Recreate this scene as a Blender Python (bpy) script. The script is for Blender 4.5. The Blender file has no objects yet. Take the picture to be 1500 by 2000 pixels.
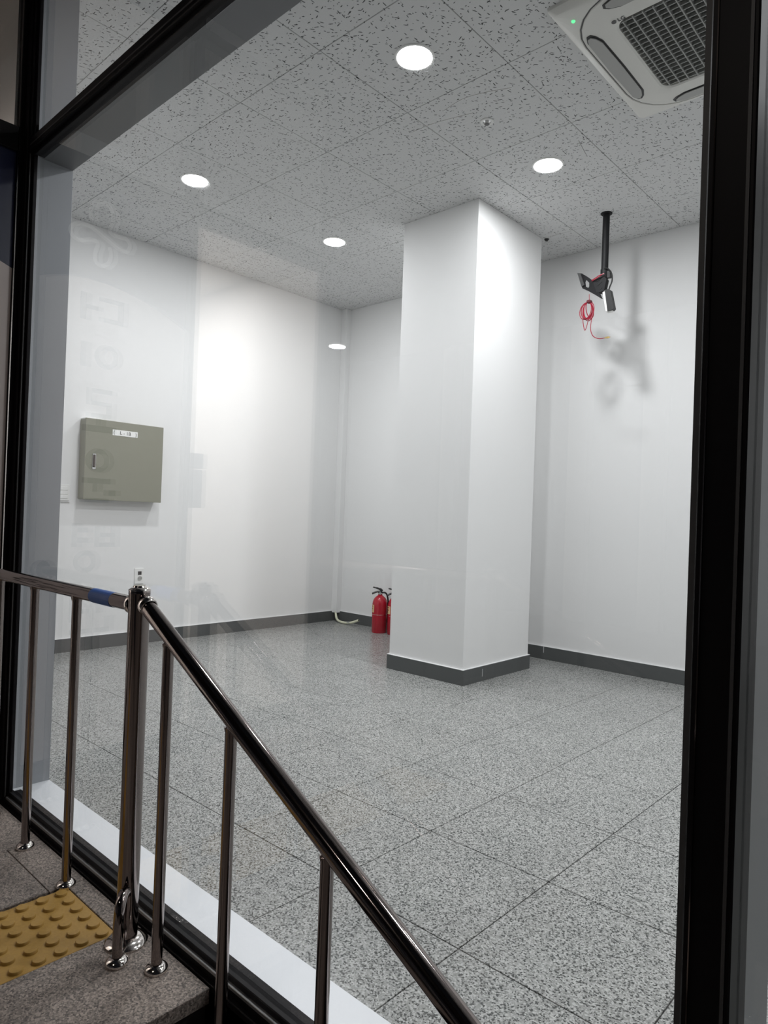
import bpy, bmesh, math, random
from mathutils import Vector, Matrix
random.seed(7)
S = bpy.context.scene
C = S.collection
PI = math.pi

# ------------------------------------------------------------------ camera, world, exposure
cam_d = bpy.data.cameras.new('camera'); cam = bpy.data.objects.new('camera', cam_d); C.objects.link(cam)
yaw, pitch, roll = -0.7434, 0.0072, 0.0359
F_ = Vector((math.sin(yaw)*math.cos(pitch), math.cos(yaw)*math.cos(pitch), math.sin(pitch)))
R0 = Vector((math.cos(yaw), -math.sin(yaw), 0)); U0 = R0.cross(F_)
R_ = R0*math.cos(roll) + U0*math.sin(roll); U_ = -R0*math.sin(roll) + U0*math.cos(roll)
M = Matrix.Identity(4)
for i in range(3):
    M[i][0] = R_[i]; M[i][1] = U_[i]; M[i][2] = -F_[i]
M[0][3], M[1][3], M[2][3] = 2.3158, -2.5874, 1.0599
cam.matrix_world = M
cam_d.sensor_fit = 'VERTICAL'; cam_d.sensor_height = 36.0; cam_d.lens = 1330.98/2000*36
cam_d.clip_start = 0.02
S.camera = cam

W = bpy.data.worlds.new('night'); S.world = W; W.use_nodes = True
W.node_tree.nodes['Background'].inputs[0].default_value = (0.55, 0.6, 0.75, 1)
W.node_tree.nodes['Background'].inputs[1].default_value = 0.012
S.view_settings.view_transform = 'Standard'; S.view_settings.look = 'None'
S.view_settings.gamma = 1.0; S.view_settings.exposure = 0.14
try: S.view_settings.use_curve_mapping = False
except Exception: pass
S.cycles.use_denoising = True
S.cycles.max_bounces = 12; S.cycles.transparent_max_bounces = 24
S.cycles.glossy_bounces = 6; S.cycles.sample_clamp_indirect = 12.0

LAMP_W = 19.5          # watts of each ceiling downlight in the shop
LOBBY_W = 17.0         # lobby downlights behind the side glazing
STREET_W = 8.5         # outdoor lamps: the mirrored canopy one and the added one over the steps

# ------------------------------------------------------------------ materials
def nt(name):
    m = bpy.data.materials.new(name); m.use_nodes = True
    t = m.node_tree; b = t.nodes['Principled BSDF']
    return m, t, b
def plain(name, col, rough=0.5, metal=0.0, bump=0.0, bscale=200, spec=0.5, var=0.0):
    m, t, b = nt(name)
    b.inputs['Base Color'].default_value = (*col, 1); b.inputs['Roughness'].default_value = rough
    b.inputs['Metallic'].default_value = metal; b.inputs['Specular IOR Level'].default_value = spec
    g = t.nodes.new('ShaderNodeNewGeometry')
    if bump or var:
        n = t.nodes.new('ShaderNodeTexNoise'); n.inputs['Scale'].default_value = bscale; n.inputs['Detail'].default_value = 3
        t.links.new(g.outputs['Position'], n.inputs['Vector'])
    if bump:
        bp = t.nodes.new('ShaderNodeBump'); bp.inputs['Strength'].default_value = bump; bp.inputs['Distance'].default_value = 0.002
        t.links.new(n.outputs['Fac'], bp.inputs['Height']); t.links.new(bp.outputs['Normal'], b.inputs['Normal'])
    if var:
        mx = t.nodes.new('ShaderNodeMix'); mx.data_type = 'RGBA'
        mx.inputs[6].default_value = (*[c*(1-var) for c in col], 1); mx.inputs[7].default_value = (*[min(1, c*(1+var)) for c in col], 1)
        t.links.new(n.outputs['Fac'], mx.inputs[0]); t.links.new(mx.outputs[2], b.inputs['Base Color'])
    return m
def emit(name, col, s):
    m, t, b = nt(name); b.inputs['Base Color'].default_value = (0, 0, 0, 1)
    b.inputs['Emission Color'].default_value = (*col, 1); b.inputs['Emission Strength'].default_value = s
    return m
def ramp(t, src, stops):
    r = t.nodes.new('ShaderNodeValToRGB'); e = r.color_ramp.elements
    while len(e) < len(stops): e.new(0.5)
    for k, (p, c) in enumerate(stops): e[k].position = p; e[k].color = (*c, 1)
    t.links.new(src, r.inputs[0]); return r
def granite(name, light, mid, dark, scale, rough, patch=0.06):
    m, t, b = nt(name); g = t.nodes.new('ShaderNodeNewGeometry')
    v = t.nodes.new('ShaderNodeTexVoronoi'); v.inputs['Scale'].default_value = scale
    n = t.nodes.new('ShaderNodeTexNoise'); n.inputs['Scale'].default_value = scale*0.9; n.inputs['Detail'].default_value = 2
    big = t.nodes.new('ShaderNodeTexNoise'); big.inputs['Scale'].default_value = 3.5; big.inputs['Detail'].default_value = 3
    for q in (v, n, big): t.links.new(g.outputs['Position'], q.inputs['Vector'])
    sp = t.nodes.new('ShaderNodeSeparateColor'); t.links.new(v.outputs['Color'], sp.inputs[0])
    r = ramp(t, sp.outputs[0], [(0.0, dark), (0.16, [x*1.3 for x in dark]), (0.30, mid), (0.62, mid), (0.78, light), (1.0, light)])
    r2 = ramp(t, n.outputs['Fac'], [(0.30, (0.72,)*3), (0.55, (1.0,)*3), (0.75, (1.15,)*3)])
    r3 = ramp(t, big.outputs['Fac'], [(0.3, (1-patch,)*3), (0.7, (1+patch,)*3)])
    m1 = t.nodes.new('ShaderNodeMix'); m1.data_type = 'RGBA'; m1.blend_type = 'MULTIPLY'; m1.inputs[0].default_value = 1
    m2 = t.nodes.new('ShaderNodeMix'); m2.data_type = 'RGBA'; m2.blend_type = 'MULTIPLY'; m2.inputs[0].default_value = 1
    t.links.new(r.outputs[0], m1.inputs[6]); t.links.new(r2.outputs[0], m1.inputs[7])
    t.links.new(m1.outputs[2], m2.inputs[6]); t.links.new(r3.outputs[0], m2.inputs[7])
    t.links.new(m2.outputs[2], b.inputs['Base Color']); b.inputs['Roughness'].default_value = rough
    bp = t.nodes.new('ShaderNodeBump'); bp.inputs['Strength'].default_value = 0.12; bp.inputs['Distance'].default_value = 0.001
    t.links.new(n.outputs['Fac'], bp.inputs['Height']); t.links.new(bp.outputs['Normal'], b.inputs['Normal'])
    return m
def fissured(name, col):
    m, t, b = nt(name); g = t.nodes.new('ShaderNodeNewGeometry'); L = t.links.new
    def math_(op, a, b_=None, clamp=False):
        n = t.nodes.new('ShaderNodeMath'); n.operation = op; n.use_clamp = clamp
        for k, x in enumerate((a, b_)):
            if x is None: continue
            if isinstance(x, (int, float)): n.inputs[k].default_value = x
            else: L(x, n.inputs[k])
        return n.outputs[0]
    masks = []
    for (sc, ln, wd, off, prob) in ((34, 0.28, 0.075, 0.0, 0.40), (42, 0.26, 0.075, 7.3, 0.30), (60, 0.16, 0.12, 3.1, 0.16)):
        mp = t.nodes.new('ShaderNodeMapping'); mp.inputs['Location'].default_value = (off, off*1.7, 0); mp.inputs['Scale'].default_value = (1, 1, 0)
        L(g.outputs['Position'], mp.inputs['Vector'])
        v = t.nodes.new('ShaderNodeTexVoronoi'); v.voronoi_dimensions = '2D'; v.inputs['Scale'].default_value = sc
        L(mp.outputs[0], v.inputs['Vector'])
        sc_n = t.nodes.new('ShaderNodeVectorMath'); sc_n.operation = 'SCALE'; sc_n.inputs['Scale'].default_value = 1.0
        L(v.outputs['Position'], sc_n.inputs[0])
        d = t.nodes.new('ShaderNodeVectorMath'); d.operation = 'SUBTRACT'; L(mp.outputs[0], d.inputs[0]); L(sc_n.outputs[0], d.inputs[1])
        ds = t.nodes.new('ShaderNodeVectorMath'); ds.operation = 'SCALE'; ds.inputs['Scale'].default_value = sc; L(d.outputs[0], ds.inputs[0])
        # wobble the dash outline
        nz = t.nodes.new('ShaderNodeTexNoise'); nz.inputs['Scale'].default_value = 260; L(mp.outputs[0], nz.inputs['Vector'])
        sx = t.nodes.new('ShaderNodeSeparateXYZ'); L(ds.outputs[0], sx.inputs[0])
        cc = t.nodes.new('ShaderNodeSeparateColor'); L(v.outputs['Color'], cc.inputs[0])
        ang = math_('ADD', math_('MULTIPLY', cc.outputs[0], 2.2), -0.4)
        ca, sa = math_('COSINE', ang), math_('SINE', ang)
        u = math_('ADD', math_('MULTIPLY', sx.outputs[0], ca), math_('MULTIPLY', sx.outputs[1], sa))
        w = math_('SUBTRACT', math_('MULTIPLY', sx.outputs[1], ca), math_('MULTIPLY', sx.outputs[0], sa))
        w = math_('ADD', w, math_('MULTIPLY', math_('SUBTRACT', nz.outputs['Fac'], 0.5), 0.10))
        lenv = math_('MULTIPLY', math_('ADD', math_('MULTIPLY', cc.outputs[1], 1.2), 0.4), ln)
        e = math_('ADD', math_('POWER', math_('ABSOLUTE', math_('DIVIDE', u, lenv)), 2), math_('POWER', math_('ABSOLUTE', math_('DIVIDE', w, wd)), 2))
        inside = math_('LESS_THAN', e, 1.0)
        keep = math_('LESS_THAN', cc.outputs[2], prob)
        masks.append(math_('MULTIPLY', inside, keep))
    mk = math_('MAXIMUM', math_('MAXIMUM', masks[0], masks[1]), masks[2])
    mx = t.nodes.new('ShaderNodeMix'); mx.data_type = 'RGBA'
    mx.inputs[6].default_value = (*col, 1); mx.inputs[7].default_value = (0.07, 0.07, 0.068, 1)
    L(mk, mx.inputs[0]); L(mx.outputs[2], b.inputs['Base Color'])
    bp = t.nodes.new('ShaderNodeBump'); bp.inputs['Strength'].default_value = 0.5; bp.inputs['Distance'].default_value = -0.002
    L(mk, bp.inputs['Height']); L(bp.outputs['Normal'], b.inputs['Normal'])
    b.inputs['Roughness'].default_value = 0.9; b.inputs['Specular IOR Level'].default_value = 0.2
    return m
def glass(name, ior=1.6, tint=(0.962, 0.970, 0.975)):
    m = bpy.data.materials.new(name); m.use_nodes = True; t = m.node_tree; t.nodes.clear(); L = t.links.new
    out = t.nodes.new('ShaderNodeOutputMaterial'); mix = t.nodes.new('ShaderNodeMixShader')
    tr = t.nodes.new('ShaderNodeBsdfTransparent'); gl = t.nodes.new('ShaderNodeBsdfGlossy'); gl.inputs['Roughness'].default_value = 0.0
    tr.inputs[0].default_value = (*tint, 1)
    fr = t.nodes.new('ShaderNodeFresnel'); g = t.nodes.new('ShaderNodeNewGeometry')
    mr = t.nodes.new('ShaderNodeMapRange'); mr.inputs['To Min'].default_value = ior; mr.inputs['To Max'].default_value = 1/ior
    L(g.outputs['Backfacing'], mr.inputs['Value']); L(mr.outputs[0], fr.inputs['IOR'])
    L(fr.outputs[0], mix.inputs[0]); L(tr.outputs[0], mix.inputs[1]); L(gl.outputs[0], mix.inputs[2]); L(mix.outputs[0], out.inputs[0])
    return m

WALL = plain('white_wallpaper', (0.80, 0.80, 0.795), 0.75, bump=0.04, bscale=350, spec=0.25)
CEIL = fissured('mineral_ceiling_tile', (0.64, 0.643, 0.64))
CEILGAP = plain('ceiling_void', (0.05, 0.05, 0.05), 0.9)
FLOOR = granite('terrazzo_granite', (0.47, 0.475, 0.46), (0.30, 0.305, 0.293), (0.035, 0.04, 0.038), 250, 0.27)
GROUT = plain('dark_grout', (0.05, 0.05, 0.05), 0.8)
OUTG = granite('outdoor_granite', (0.31, 0.26, 0.225), (0.19, 0.16, 0.14), (0.08, 0.068, 0.06), 260, 0.7, 0.30)
BASE = plain('slate_grey_skirting', (0.085, 0.09, 0.09), 0.45, bump=0.03)
CAULK = plain('white_caulk', (0.8, 0.8, 0.8), 0.5)
FRAME = plain('black_aluminium', (0.009, 0.008, 0.009), 0.45, spec=0.12)
FRAME2 = plain('charcoal_gasket', (0.07, 0.07, 0.07), 0.5)
REVEAL = plain('grey_reveal_panel', (0.33, 0.345, 0.365), 0.5, bump=0.03)
BEAD = plain('grey_aluminium_bead', (0.30, 0.30, 0.30), 0.35, 0.6)
SCR = plain('scuff', (0.75, 0.75, 0.75), 0.6)
HEADP = plain('dark_grey_head_panel', (0.20, 0.205, 0.21), 0.5, bump=0.03)
SILL = plain('pale_sill_panel', (0.80, 0.82, 0.85), 0.35, bump=0.03)
GLASS = glass('shopfront_glass')
STEEL = plain('dark_tinted_steel', (0.27, 0.235, 0.225), 0.08, 1.0)
STEELB = plain('bright_steel', (0.70, 0.66, 0.63), 0.10, 1.0)
BLUE = plain('blue_tape', (0.012, 0.09, 0.36), 0.45)
YEL = plain('yellow_tactile', (0.33, 0.19, 0.035), 0.6, bump=0.2, bscale=120, var=0.18)
RED = plain('red_cylinder_paint', (0.42, 0.006, 0.022), 0.22, spec=0.6)
BLK = plain('black_plastic', (0.014, 0.014, 0.014), 0.42)
PBLK = plain('black_powder_coat', (0.010, 0.010, 0.011), 0.55, spec=0.25)
WHT = plain('white_plastic', (0.80, 0.80, 0.78), 0.35)
ACW = plain('warm_white_casing', (0.66, 0.655, 0.62), 0.45)
ACG = plain('grey_louvre', (0.36, 0.36, 0.345), 0.5)
ACB = plain('filter_mesh', (0.10, 0.105, 0.10), 0.8)
ACL = plain('grille_lattice', (0.32, 0.325, 0.31), 0.5)
OLIVE = plain('olive_grey_paint', (0.235, 0.235, 0.185), 0.42, bump=0.02)
CHROME = plain('chrome', (0.8, 0.8, 0.8), 0.15, 1.0)
PAPER = plain('paper_label', (0.82, 0.82, 0.80), 0.6)
YLAB = plain('cream_label', (0.72, 0.52, 0.28), 0.6)
INK = plain('black_ink', (0.02, 0.02, 0.02), 0.6)
HOSE = plain('pale_cream_hose', (0.72, 0.72, 0.55), 0.4)
CORD = plain('red_cable_jacket', (0.33, 0.008, 0.03), 0.35)
BRASS = plain('brass', (0.75, 0.55, 0.22), 0.25, 1.0)
NAVY = plain('navy_film', (0.008, 0.012, 0.05), 0.35)
BEIGE = plain('taupe_film', (0.70, 0.62, 0.59), 0.5)
LETTER = plain('dark_letter_film', (0.03, 0.03, 0.035), 0.4)
LOGO = plain('white_letter_film', (0.85, 0.85, 0.85), 0.4)
LAMP = emit('lamp_diffuser', (1.0, 0.985, 0.99), 14.0)
LEDG = emit('green_led', (0.12, 1.0, 0.30), 1.6)
OUTWALL = plain('outdoor_wall_panel', (0.34, 0.36, 0.39), 0.6, bump=0.05, bscale=20)
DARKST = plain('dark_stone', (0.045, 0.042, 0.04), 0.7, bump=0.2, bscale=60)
LOBW = plain('lobby_wall_paint', (0.80, 0.77, 0.74), 0.7)

# ------------------------------------------------------------------ mesh helpers
def obj(name, bm, mat, parent=None, label=None, smooth=False, kind=None):
    me = bpy.data.meshes.new(name); bm.normal_update(); bm.to_mesh(me); bm.free()
    if smooth:
        for p in me.polygons: p.use_smooth = True
    me.materials.append(mat)
    o = bpy.data.objects.new(name, me); C.objects.link(o)
    if parent: o.parent = parent
    if label: o['label'] = label
    if kind: o['kind'] = kind
    return o
def empty(name, loc=(0, 0, 0)):
    o = bpy.data.objects.new(name, None); C.objects.link(o); o.location = loc; o.empty_display_size = 0.05
    return o
def thing(name, label, cat, loc=(0, 0, 0), group=None):
    o = empty(name, loc); o['label'] = label; o['category'] = cat
    if group: o['group'] = group
    return o
def struct(o, label=None):
    o['kind'] = 'structure'
    if label: o['label'] = label
    return o
def B(): return bmesh.new()
def box(bm, x0, x1, y0, y1, z0, z1, bev=0.0, seg=2):
    r = bmesh.ops.create_cube(bm, size=1.0)['verts']
    for v in r:
        v.co = Vector(((x0+x1)/2 + v.co.x*(x1-x0), (y0+y1)/2 + v.co.y*(y1-y0), (z0+z1)/2 + v.co.z*(z1-z0)))
    if bev:
        es = list({e for v in r for e in v.link_edges})
        bmesh.ops.bevel(bm, geom=es, offset=bev, segments=seg, affect='EDGES', profile=0.5)
    return bm
def prism(bm, pts, d):
    """polygon (3D points) extruded along vector d"""
    d = Vector(d); a = [bm.verts.new(Vector(p)) for p in pts]; b = [bm.verts.new(Vector(p)+d) for p in pts]
    n = len(a); bm.faces.new(a); bm.faces.new(b[::-1])
    for i in range(n): bm.faces.new((a[i], b[i], b[(i+1) % n], a[(i+1) % n]))
    bmesh.ops.recalc_face_normals(bm, faces=bm.faces[:]); return bm
def ring_prism(bm, outer, inner, d):
    d = Vector(d); L_ = []
    for pts in (outer, inner):
        L_.append(([bm.verts.new(Vector(p)) for p in pts], [bm.verts.new(Vector(p)+d) for p in pts]))
    (oa, ob), (ia, ib) = L_; n = len(oa)
    for i in range(n):
        j = (i+1) % n
        bm.faces.new((oa[i], oa[j], ia[j], ia[i])); bm.faces.new((ob[i], ib[i], ib[j], ob[j]))
        bm.faces.new((oa[i], ob[i], ob[j], oa[j])); bm.faces.new((ia[i], ia[j], ib[j], ib[i]))
    bmesh.ops.recalc_face_normals(bm, faces=bm.faces[:]); return bm
def catmull(pts, n=6, closed=False):
    P = [Vector(p) for p in pts]; out = []; m = len(P)
    rng = range(m) if closed else range(m-1)
    for i in rng:
        if closed: a, b, c, d = P[(i-1) % m], P[i], P[(i+1) % m], P[(i+2) % m]
        else: a, b, c, d = P[max(i-1, 0)], P[i], P[i+1], P[min(i+2, m-1)]
        for k in range(n):
            t = k/n
            out.append(0.5*((2*b) + (c-a)*t + (2*a-5*b+4*c-d)*t*t + (3*b-a-3*c+d)*t**3))
    if not closed: out.append(P[-1].copy())
    return out
def tube(bm, pts, r, seg=10, closed=False, caps=True):
    P = [Vector(p) for p in pts]; n = len(P); rings = []
    T = []
    for i in range(n):
        if closed: t = P[(i+1) % n]-P[i-1]
        else: t = P[min(i+1, n-1)]-P[max(i-1, 0)]
        T.append(t.normalized())
    up = Vector((0, 0, 1)) if abs(T[0].z) < 0.9 else Vector((1, 0, 0))
    N = (up - T[0]*up.dot(T[0])).normalized()
    for i in range(n):
        N = (N - T[i]*N.dot(T[i])).normalized(); Bn = T[i].cross(N)
        rr = r[i] if isinstance(r, (list, tuple)) else r
        rings.append([bm.verts.new(P[i] + (N*math.cos(2*PI*k/seg) + Bn*math.sin(2*PI*k/seg))*rr) for k in range(seg)])
    for i in range(n if closed else n-1):
        a, b = rings[i], rings[(i+1) % n]
        for k in range(seg): bm.faces.new((a[k], a[(k+1) % seg], b[(k+1) % seg], b[k]))
    if caps and not closed:
        bm.faces.new(rings[0][::-1]); bm.faces.new(rings[-1])
    return bm
def lathe(bm, prof, c, axis='Z', seg=24):
    """profile [(radius, height)] revolved about an axis through c"""
    c = Vector(c); rings = []
    for (r, h) in prof:
        ring = []
        if r < 1e-6: r = 1e-6
        for k in range(seg):
            a = 2*PI*k/seg; x, y = r*math.cos(a), r*math.sin(a)
            p = {'Z': (x, y, h), 'X': (h, x, y), 'Y': (x, h, -y)}[axis]
            ring.append(bm.verts.new(c+Vector(p)))
        rings.append(ring)
    for a, b in zip(rings, rings[1:]):
        for k in range(seg): bm.faces.new((a[k], a[(k+1) % seg], b[(k+1) % seg], b[k]))
    bmesh.ops.remove_doubles(bm, verts=bm.verts[:], dist=1e-5)
    bmesh.ops.recalc_face_normals(bm, faces=bm.faces[:]); return bm
def smooth_angle(o, deg=40):
    me = o.data
    bm = bmesh.new(); bm.from_mesh(me)
    for f in bm.faces: f.smooth = True
    for e in bm.edges:
        if len(e.link_faces) == 2 and e.calc_face_angle(0) > math.radians(deg): e.smooth = False
    bm.to_mesh(me); bm.free(); return o
def text_obj(name, body, size, mat, loc, xdir, ydir, parent, label=None, ext=0.0006, align='CENTER'):
    cu = bpy.data.curves.new(name, 'FONT'); cu.body = body; cu.size = size; cu.extrude = ext; cu.align_x = align; cu.align_y = 'CENTER'
    tmp = bpy.data.objects.new(name+'_tmp', cu); C.objects.link(tmp)
    bpy.context.view_layer.update()
    dg = bpy.context.evaluated_depsgraph_get(); me = bpy.data.meshes.new_from_object(tmp.evaluated_get(dg))
    bpy.data.objects.remove(tmp, do_unlink=True)
    x = Vector(xdir).normalized(); y = Vector(ydir).normalized(); z = x.cross(y)
    mt = Matrix.Identity(4)
    for i in range(3): mt[i][0] = x[i]; mt[i][1] = y[i]; mt[i][2] = z[i]; mt[i][3] = loc[i]
    me.transform(mt); me.materials.clear(); me.materials.append(mat); me.name = name
    o = bpy.data.objects.new(name, me); C.objects.link(o); o.parent = parent
    if label: o['label'] = label
    return o
def inst(name, me, loc, parent):
    o = bpy.data.objects.new(name, me); C.objects.link(o); o.location = loc; o.parent = parent; return o

# ================================================================== THE SHOP ROOM
XL, XR, YB, YF, H = -2.697, 4.30, 2.194, -1.50, 3.13
YG = -1.67                                  # outer face of the shopfront glass
CX0, CX1, CY0, CY1 = -0.877, -0.242, 0.992, 1.790   # column

# ---- floor: 446 mm granite tiles, each a part
fl = struct(obj('floor', box(B(), XL-0.1, XR+0.1, YF-0.13, YB+0.1, -0.12, -0.004), GROUT))
P = 0.4457; OX, OY = 0.4431, -0.7456; g = 0.0015
def tile_mesh(w, d, t, mat, bev, name):
    me = bpy.data.meshes.new(name); bm = box(B(), -w/2, w/2, -d/2, d/2, -t, 0, 0)
    if bev: bmesh.ops.bevel(bm, geom=[e for e in bm.edges if all(v.co.z > -1e-6 for v in e.verts)], offset=bev, segments=1, affect='EDGES')
    bm.normal_update(); bm.to_mesh(me); bm.free(); me.materials.append(mat); return me
cache = {}
def put_tile(name, x0, x1, y0, y1, z, t, mat, bev, parent, flip=False):
    k = (name, round(x1-x0, 3), round(y1-y0, 3), flip)
    if k not in cache: cache[k] = tile_mesh(x1-x0, y1-y0, t, mat, bev, name)
    o = inst(name, cache[k], ((x0+x1)/2, (y0+y1)/2, z), parent)
    if flip: o.rotation_euler = (PI, 0, 0)
    return o
i0, i1 = math.floor((XL-OX)/P), math.ceil((XR-OX)/P); j0, j1 = math.floor((YF-OY)/P), math.ceil((YB-OY)/P)
for i in range(i0, i1):
    for j in range(j0, j1):
        x0, x1 = max(OX+i*P, XL), min(OX+(i+1)*P, XR); y0, y1 = max(OY+j*P, YF), min(OY+(j+1)*P, YB)
        if x1-x0 < 0.02 or y1-y0 < 0.02: continue
        if x0 > CX0 and x1 < CX1 and y0 > CY0 and y1 < CY1: continue
        put_tile('floor_tile', x0+g, x1-g, y0+g, y1-g, 0.0, 0.006, FLOOR, 0.0008, fl)

# ---- ceiling: 600 mm mineral tiles, each a part
ce = struct(obj('ceiling', box(B(), XL-0.1, XR+0.1, YF-0.02, YB+0.1, H+0.006, H+0.10), CEILGAP))
g = 0.0014
LAMPS = [(0.3, -0.3), (0.3, 0.9), (-1.5, 0.9), (-1.5, -0.3), (2.1, -0.3), (2.1, 0.9), (3.3, 0.3)]
for i in range(-5, 8):
    for j in range(-3, 4):
        x0, x1 = max(i*0.6, XL), min((i+1)*0.6, XR); y0, y1 = max(j*0.6, YF), min((j+1)*0.6, YB)
        if x1-x0 < 0.02 or y1-y0 < 0.02: continue
        put_tile('ceiling_tile', x0+g, x1-g, y0+g, y1-g, H, 0.012, CEIL, 0.0016, ce, True)

# ---- walls
def slab(name, x0, x1, y0, y1, z0, z1, mat=WALL):
    return struct(obj(name, box(B(), x0, x1, y0, y1, z0, z1), mat))
slab('wall_left', XL-0.12, XL, YF, YB+0.12, -0.1, H+0.1)
slab('wall_back', XL, XR, YB, YB+0.12, -0.1, H+0.1)
slab('wall_right', XR, XR+0.12, YF, YB+0.12, -0.1, H+0.1)
slab('wall_front_left', XL-0.12, -0.484, YF-0.12, YF, -0.1, H+0.1)
BH, BT = 0.098, 0.012
def skirting(name, x0, x1, y0, y1, parent=None):
    o = obj(name, box(B(), x0, x1, y0, y1, 0.0, BH, 0.0015, 1), BASE, parent)
    c = obj('caulk_line', box(B(), x0, x1, y0, y1, BH, BH+0.003), CAULK, o)
    return o
struct(skirting('baseboard_left', XL, XL+BT, YF, YB))
struct(skirting('baseboard_back', XL+BT, XR, YB-BT, YB))
struct(skirting('baseboard_right', XR-BT, XR, YF, YB-BT))
# joints in the back skirting
# ---- column
col = struct(obj('column', box(B(), CX0, CX1, CY0, CY1, 0, H, 0.002, 1), WALL), 'white papered square column standing in the middle of the room')
skirting('baseboard', CX0-BT, CX1+BT, CY0-BT, CY0, col)
skirting('baseboard', CX1, CX1+BT, CY0, CY1+BT, col)
skirting('baseboard', CX0-BT, CX0, CY0, CY1+BT, col)
skirting('baseboard', CX0, CX1, CY1, CY1+BT, col)

ob_ = bpy.data.objects['baseboard_back']
obj('caulk_line', box(B(), -0.334, -0.331, YB-BT-0.001, YB-BT+0.001, 0.050, BH), CAULK, ob_)
obj('caulk_line', box(B(), CX1+BT-0.001, CX1+BT+0.001, 1.196, 1.199, 0.030, 0.080), CAULK, col)
# ================================================================== SHOPFRONT (window_1)
XM0, XM1 = 2.027, 2.083                # right mullion
XF = -0.33                             # face of the side glazing's frame
w1 = struct(empty('window_1', (0.85, YG, 0)), 'full-height black-framed glazing of the empty shop')
w1.location = (0, 0, 0)
def part(name, bm, mat, parent, label=None, sm=False):
    o = obj(name, bm, mat, parent, label)
    if sm: smooth_angle(o)
    return o
# bottom rail with stepped profile and gasket lines
bm = B(); box(bm, XF, 4.3, -1.700, -1.640, -0.30, 0.004, 0.002, 1); box(bm, XF, 4.3, -1.690, -1.645, 0.0, 0.022, 0.002, 1)
part('bottom_rail', bm, FRAME, w1)
part('gasket', box(B(), -0.27, XM0, -1.682, -1.640, 0.02, 0.040, 0.002, 1), FRAME, w1)
part('metal_bead', box(B(), -0.27, XM0, -1.691, -1.681, 0.018, 0.0265, 0.001, 1), BEAD, w1, 'thin grey metal bead')
# left stile
bm = B(); box(bm, XF, -0.300, -1.695, -1.664, 0.0, 3.35, 0.002, 1); box(bm, -0.30, -0.283, -1.688, -1.664, 0.0, 3.35, 0.001, 1); box(bm, -0.283, -0.270, -1.680, -1.668, 0.0, 3.35, 0.001, 1)
part('stile', bm, FRAME, w1)
part('gasket', box(B(), -0.2865, -0.283, -1.690, -1.687, 0.02, 2.31), FRAME2, w1)
# right mullion
bm = B(); box(bm, XM0, XM1, -1.700, -1.63, 0.0, 3.35, 0.002, 1)
part('mullion', bm, FRAME, w1)
part('gasket', box(B(), XM0-0.014, XM0, -1.678, -1.64, 0.04, 3.3), FRAME2, w1)
part('gasket', box(B(), XM1-0.010, XM1-0.006, -1.7025, -1.699, 0.02, 3.3), FRAME2, w1)
part('gasket', box(B(), XM0+0.008, XM0+0.0095, -1.7025, -1.699, 0.02, 3.3), STEEL, w1)
# transom
ZT0, ZT1 = 2.305, 2.368
bm = B(); box(bm, -0.27, XM0, -1.695, -1.640, ZT0+0.014, ZT1-0.008, 0.002, 1); box(bm, -0.27, XM0, -1.682, -1.645, ZT0, ZT1, 0.002, 1)
part('transom', bm, FRAME, w1)
part('gasket', box(B(), -0.27, XM0, -1.6965, -1.694, ZT0+0.026, ZT0+0.030), FRAME2, w1)
bm = B(); box(bm, XM1, 4.3, -1.695, -1.640, ZT0, ZT1, 0.002, 1); part('transom', bm, FRAME, w1)
# panes (insulating units)
def pane(x0, x1, z0, z1, nm='glass_pane'):
    return part(nm, box(B(), x0, x1, YG, YG+0.011, z0, z1), GLASS, w1)
pane(-0.27, XM0-0.014, 0.040, ZT0); pane(-0.27, XM0-0.014, ZT1, 3.35)
pane(XM1, 4.28, 0.040, ZT0); pane(XM1, 4.28, ZT1, 3.35)
for pts in ([(1.5788, -1.6708, 1.765), (1.6156, -1.6708, 1.7702), (1.6575, -1.6708, 1.7649), (1.7169, -1.6708, 1.7504)], [(1.5098, -1.6708, 1.7532), (1.5614, -1.6708, 1.7509), (1.6433, -1.6708, 1.738)], [(1.8355, -1.6708, 1.6246), (1.8502, -1.6708, 1.5955)]):
    part('scratch', tube(B(), catmull(pts, 5), 0.00035, 5), SCR, w1, 'fine pale scratch on the glass')
# deep inner reveal: jamb, sill, head and column covers
JX = -0.383; YI = -1.498
part('jamb_panel', box(B(), JX-0.10, JX, -1.655, YI, 0.002, 3.35, 0.001, 1), REVEAL, w1, 'grey jamb panel')
part('jamb_return', box(B(), JX-0.10, XF, -1.664, -1.655, 0.0, 3.35), FRAME, w1)
part('sill_panel', box(B(), JX, 4.28, -1.645, YI, -0.05, 0.004, 0.001, 1), SILL, w1, 'pale sill panel')
part('head_panel', box(B(), JX, XM1, -1.642, YI, 2.355, 2.43, 0.001, 1), HEADP, w1, 'grey head panel behind the transom')
part('head_panel', box(B(), XM1, 4.28, -1.642, YI, 2.355, 2.43, 0.001, 1), HEADP, w1)
part('mullion_cover', box(B(), XM0+0.002, XM1-0.004, -1.635, YI, 0.004, 3.35, 0.001, 1), HEADP, w1, 'grey mullion cover')
slab('wall_front_top', XF-2.4, 4.4, -1.71, -1.50, 3.3, 3.75, DARKST)

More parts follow.
